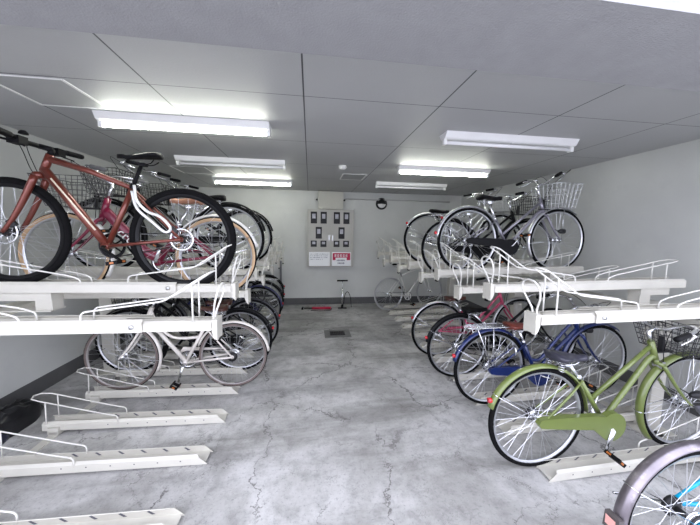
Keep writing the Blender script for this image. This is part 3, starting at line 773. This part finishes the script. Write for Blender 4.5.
def paint(n, c, metal=.0, rough=.28): return mat(n, c, rough, metal, .03, 20, coat=.6)
GREEN = paint('olive green paint', (.14, .18, .045)); BLUE = paint('royal blue paint', (.004, .016, .10)); PINK = paint('pink paint', (.50, .06, .14))
SILV = paint('silver lilac paint', (.26, .25, .29), .6); CREAM = paint('cream paint', (.68, .64, .59)); COPP = paint('copper red paint', (.15, .028, .016), .4, .3)
CRIM = paint('crimson paint', (.17, .003, .03)); CYAN = paint('cyan paint', (.0, .42, .72)); NAVY = paint('navy paint', (.01, .015, .09)); GREY = paint('pale grey paint', (.45, .46, .47), .4)
WPNT = paint('off-white paint', (.72, .71, .68)); TAN = mat('tan tyre wall', (.50, .34, .20), .6, 0, .08, 20); GTY = mat('grey-brown tyre wall', (.13, .10, .09), .6, 0, .1, 20)
BRN = mat('red-brown leather', (.15, .03, .02), .35, 0, .1, 15); LBR = mat('tan leather', (.36, .17, .10), .4, 0, .1, 15); BRN2 = mat('dark brown leather', (.06, .02, .014), .4, 0, .1, 15)
DNAV = mat('dark navy vinyl', (.03, .03, .045), .3, 0, .1, 15)
BWIRE = mat('black wire', (.02, .02, .022), .35); SWIRE = mat('silver wire', (.55, .56, .57), .35, .3)

def zt_up(hi, x): return (ZHI if hi else ZLO)
DZ = .002
def on_upper(k, left, x, S, label, dy=0):
    hi = k % 2 == 1; y = (LYU if left else RYU)[k] + dy; tip = LTX if left else RTX
    d = abs(x - tip); z = ((ZHL if hi else ZLL) if left else (ZHI if hi else ZLO)) + d * math.sin(TILT) + DZ
    S.setdefault('pitch', TILT); return bicycle(label, (x, y, z), left, S)
def on_floor(k, left, x, S, label, dy=0):
    y = (LYG if left else RYG)[k] + dy; tip = LGX if left else RGX
    d = abs(x - tip); S.setdefault('pitch', .026); S.setdefault('stem_up', .07); return bicycle(label, (x, y, .020 + max(0, d) * .0), left, S)

# upper deck, copper-red side (all face the side wall)
b, I = on_upper(1, True, -.89, dict(style='diamond', paint=COPP, R=.353, tr=.022, wb=1.06, bb=(.49, 0, .285), clus=(.32, 0, .70), ht=(.81, 0, .865), hb=(.855, 0, .755), tube=.018, fat=1.15,
    saddle=(.265, .905), rails=BLK, city=False, bar='flat', barm=BLK, lever=BLK, rim=BLKG, deep=.022, disc=True, fork_r=.020, stem_up=.035, post=BLK, crankm=BLK, armm=BLK, crank=-2.55 + PI, ped=-.2, lamp=False, stand=False, hubm=DST, pitch=.035, stilt=-.03),
    'copper-red diamond-frame bicycle with fat black tyres on an upper tray')
obj('frame_stripe', MB().tube([I['hb'].lerp(I['bb'], .12) + V((-.015, .0235, .012)), I['hb'].lerp(I['bb'], .8) + V((-.015, .0235, .012))], .0055, 6), mat('cream stripe', (.8, .72, .58), .3), I['frame'])
lk = MB().tube(smooth([(.30, .03, .70), (.27, .06, .60), (.20, .07, .53), (.12, .075, .50), (.06, .07, .43), (.10, .06, .40), (.18, .07, .47), (.27, .06, .55), (.31, .04, .66)], 5), .009, 8)
obj('cable_lock', lk, mat('white lock sleeve', (.75, .74, .72), .5), b)
b, I = on_upper(2, True, -.80, dict(style='step', paint=CRIM, R=.335, tr=.020, wb=1.15, wall=TAN, fender=WPNT, fw=.042, ff0=1.25, tube=.019, saddle=(.21, .80), saddle_m=LBR, reflector=False, basket=mat('grey wire', (.10, .10, .105), .4, .3), half_guard=CRIM, grip=BOOT, clus=(.29, 0, .60), bz=-.08, lock=WHT, bsize=dict(L=.36)),
    'crimson step-through bicycle with white lettering, tan tyres and wire basket')
tx = bpy.data.curves.new('lettering', 'FONT'); tx.body = 'cross'; tx.size = .10; tx.extrude = .0012
tmp = bpy.data.objects.new('lettering_curve', tx); COL.objects.link(tmp); bpy.context.view_layer.update()
me_ = bpy.data.meshes.new_from_object(tmp.evaluated_get(bpy.context.evaluated_depsgraph_get())); bpy.data.objects.remove(tmp)
to = bpy.data.objects.new('lettering', me_); COL.objects.link(to); to.parent = I['frame']; me_.materials.clear(); me_.materials.append(WHT)
pp = I['hb'].lerp(I['bb'], .30); dr_ = (I['bb'] - I['hb']).normalized()
xa = V((dr_.x, 0, dr_.z)); za = V((0, 1, 0)); ya = za.cross(xa)
to.matrix_local = Matrix.Translation(pp + V((0, .027, -.01)) + ya * -.02) @ Matrix((xa, ya, za)).transposed().to_4x4()
on_upper(3, True, -.80, dict(style='mixte', paint=BLKG, R=.34, wb=1.12, fender=BLKG, basket=BWIRE, guard=BLK, saddle=(.16, .74), reflector=False), 'black city bicycle with black basket, right behind the crimson bicycle')
on_upper(5, True, -.83, dict(style='mixte', paint=GREY, R=.34, wb=1.10, fender=BLKG, saddle=(.18, .74), reflector=False, basket=BWIRE), 'grey bicycle with black basket, last on the upper trays before the empty ones')
# upper deck, silver side
on_upper(3, False, 1.675, dict(style='mixte', paint=SILV, R=.345, wb=1.06, fender=mat('silver fender', (.55, .55, .57), .3, .8, .04, 10), rf1=PI - .1, saddle=(.22, .80), basket=SWIRE, guard=BLK, rack=False, lock=BLK, crank=.9, ht=(.82, 0, .79), hb=(.87, 0, .645), stem_up=.15, sweep=.08, gr=.085, bx=.01, bsize=dict(L=.30, Wt=.36, H=.25, n=6), bz=-.10, ped=.2),
    'silver city bicycle with large wire basket on an upper tray')
on_upper(4, False, 1.68, dict(style='mixte', paint=BLKG, R=.345, wb=1.06, fender=BLKG, rf0=.1, rf1=PI * .62, saddle=(.24, .81), basket=BWIRE, guard=BLK, rack=True, rackm=CHR, crank=-.6, bsize=dict(H=.2), bz=-.03),
    'black city bicycle with black basket, right behind the silver bicycle')
on_upper(5, False, 1.60, dict(style='mixte', paint=GREY, R=.34, wb=1.06, fender=GREY, saddle=(.15, .72), rf1=PI - .5, lock=BLK, basket=SWIRE), 'pale grey bicycle with black saddle and carrier, last on the silver bicycle row')
# floor, copper-red side
on_floor(3, True, -.755, dict(style='loop', paint=CREAM, R=.325, tr=.016, wb=1.0, wall=GTY, rim=mat('dull rim', (.30, .28, .27), .45, .5, .05, 12), deep=.008, fender=CREAM, fw=.044, bb=(.44, 0, .265), clus=(.25, 0, .64), ht=(.73, 0, .80), hb=(.78, 0, .67), rf0=.3, rf1=PI - .12, ff0=1.0, ff1=PI + .45, saddle=(.18, .80), crank=PI - 1.35, stand=False, half_guard=CREAM, reflector=False, barm=CHR, stand_down=True, saddle_m=BRN2),
    'cream loop-frame bicycle with cream fenders on a floor tray', dy=.06)
dk = dict(style='mixte', R=.345, wb=1.1, guard=BLK, rim=RIMS)
on_floor(4, True, -.77, dict(dk, paint=BLKG, fender=BLKG, saddle_m=BRN2, basket=BWIRE), 'black bicycle with dark brown saddle right behind the cream bicycle')
on_floor(5, True, -.75, dict(dk, paint=BLKG, fender=mat('dark grey fender', (.05, .05, .055), .3, .3), basket=BWIRE, rack=True, rackm=DST), 'black bicycle with dark carrier, second beyond the cream bicycle', dy=.08)
on_floor(7, True, -.80, dict(dk, paint=NAVY, fender=NAVY, rf1=PI - .1), 'navy bicycle with navy fenders in the far dark row', dy=.1)
on_floor(8, True, -.80, dict(dk, paint=BLKG, style='step', fender=BLKG, rack=True), 'black step-through bicycle beyond the navy one', dy=.1)
on_floor(10, True, -.86, dict(dk, paint=BLKG, fender=BLKG, basket=BWIRE), 'black bicycle on the last floor tray by the dark grey pipe')
# floor, silver side
on_floor(1, False, 1.495, dict(style='mixte', paint=GREEN, R=.345, tr=.017, wb=1.14, fender=GREEN, fw=.055, guard=GREEN, basket=BWIRE, ff1=PI + .75, ff0=.9, rf0=.0, rf1=PI - .30, crank=-1.95, ped=-.75, saddle=(.20, .765), saddle_m=DNAV, bb=(.50, 0, .27), ht=(.83, 0, .81), hb=(.88, 0, .68), clus=(.29, 0, .60), sweep=.24, bz=-.07, stem_up=.08, stilt=-.08, bsize=dict(H=.20), nsp=36, stand=False, upto=.50, pitch=.03),
    'olive green city bicycle with full chain guard on a floor tray', dy=.06)
on_floor(3, False, 1.615, dict(style='mixte', paint=BLUE, curve=True, strut=True, R=.345, wb=1.08, fender=BLUE, guard=BLUE, rack=True, saddle=(.27, .73), saddle_m=BRN, crank=-.3, pitch=.02, clus=(.32, 0, .57), ff1=PI + .3, barm=CHR, lock=CHR),
    'royal blue bicycle with red-brown saddle and chrome carrier', dy=-.07)
on_floor(4, False, 1.58, dict(dk, paint=BLKG, fender=BLKG, guard=None, half_guard=BLK, saddle=(.18, .74), wb=1.10, rf1=PI - .2), 'black bicycle between the blue and the pink bicycles', dy=0)
on_floor(5, False, 1.60, dict(style='mixte', paint=PINK, R=.345, wb=1.10, fender=mat('silver fender', (.55, .55, .57), .3, .8, .04, 10), curve=True, saddle=(.22, .74), saddle_m=BRN2, half_guard=PINK, rack=False, rf1=PI - .35, clus=(.30, 0, .58), guard=None), 'pink bicycle with dark brown saddle on a floor tray', dy=.1)
S = dict(style='diamond', paint=WPNT, R=.34, tr=.013, wb=1.02, bb=(.43, 0, .27), clus=(.28, 0, .72), ht=(.80, 0, .87), hb=(.84, 0, .76), tube=.014, saddle=(.20, .93), city=False, bar='flat', stand=True, lamp=False, tyre=mat('pale tyre', (.42, .42, .42), .6), pitch=0, crankm=WHT, nsp=24, yaw=.28, noroller=True)
bicycle('white lightweight bicycle standing alone near the back wall', (1.58, 5.62, .002), False, S)
b, I = bicycle('bicycle with cyan frame and scratched grey metal fender, frontmost', (1.65, .955, .012), False, dict(style='mixte', paint=CYAN, curve=True, R=.325, tr=.018, wb=1.10, fender=mat('scratched grey metal', (.26, .235, .26), .34, .85, .2, 12, dirt=(.55, .53, .56), dscale=14, damt=.6), fw=.06, rf1=PI - .02, refa=PI - .02, saddle=(.24, .76), saddle_m=mat('grey saddle vinyl', (.13, .13, .16), .45), hubm=DST, reflector=False, pitch=.026, rack=False, clus=(.30, 0, .56), noroller=False))
obj('reflector', MB().box(-.012, .012, -.03, .03, -.035, .035, Matrix.Rotation(.1, 4, 'Y')), mat('dark plate', (.08, .07, .07), .4), b, loc=(-.362, 0, .345))
obj('reflector_sticker', MB().box(-.002, .0, -.02, .02, -.02, .02), mat('salmon sticker', (.75, .38, .34), .5), b, loc=(-.376, 0, .35))
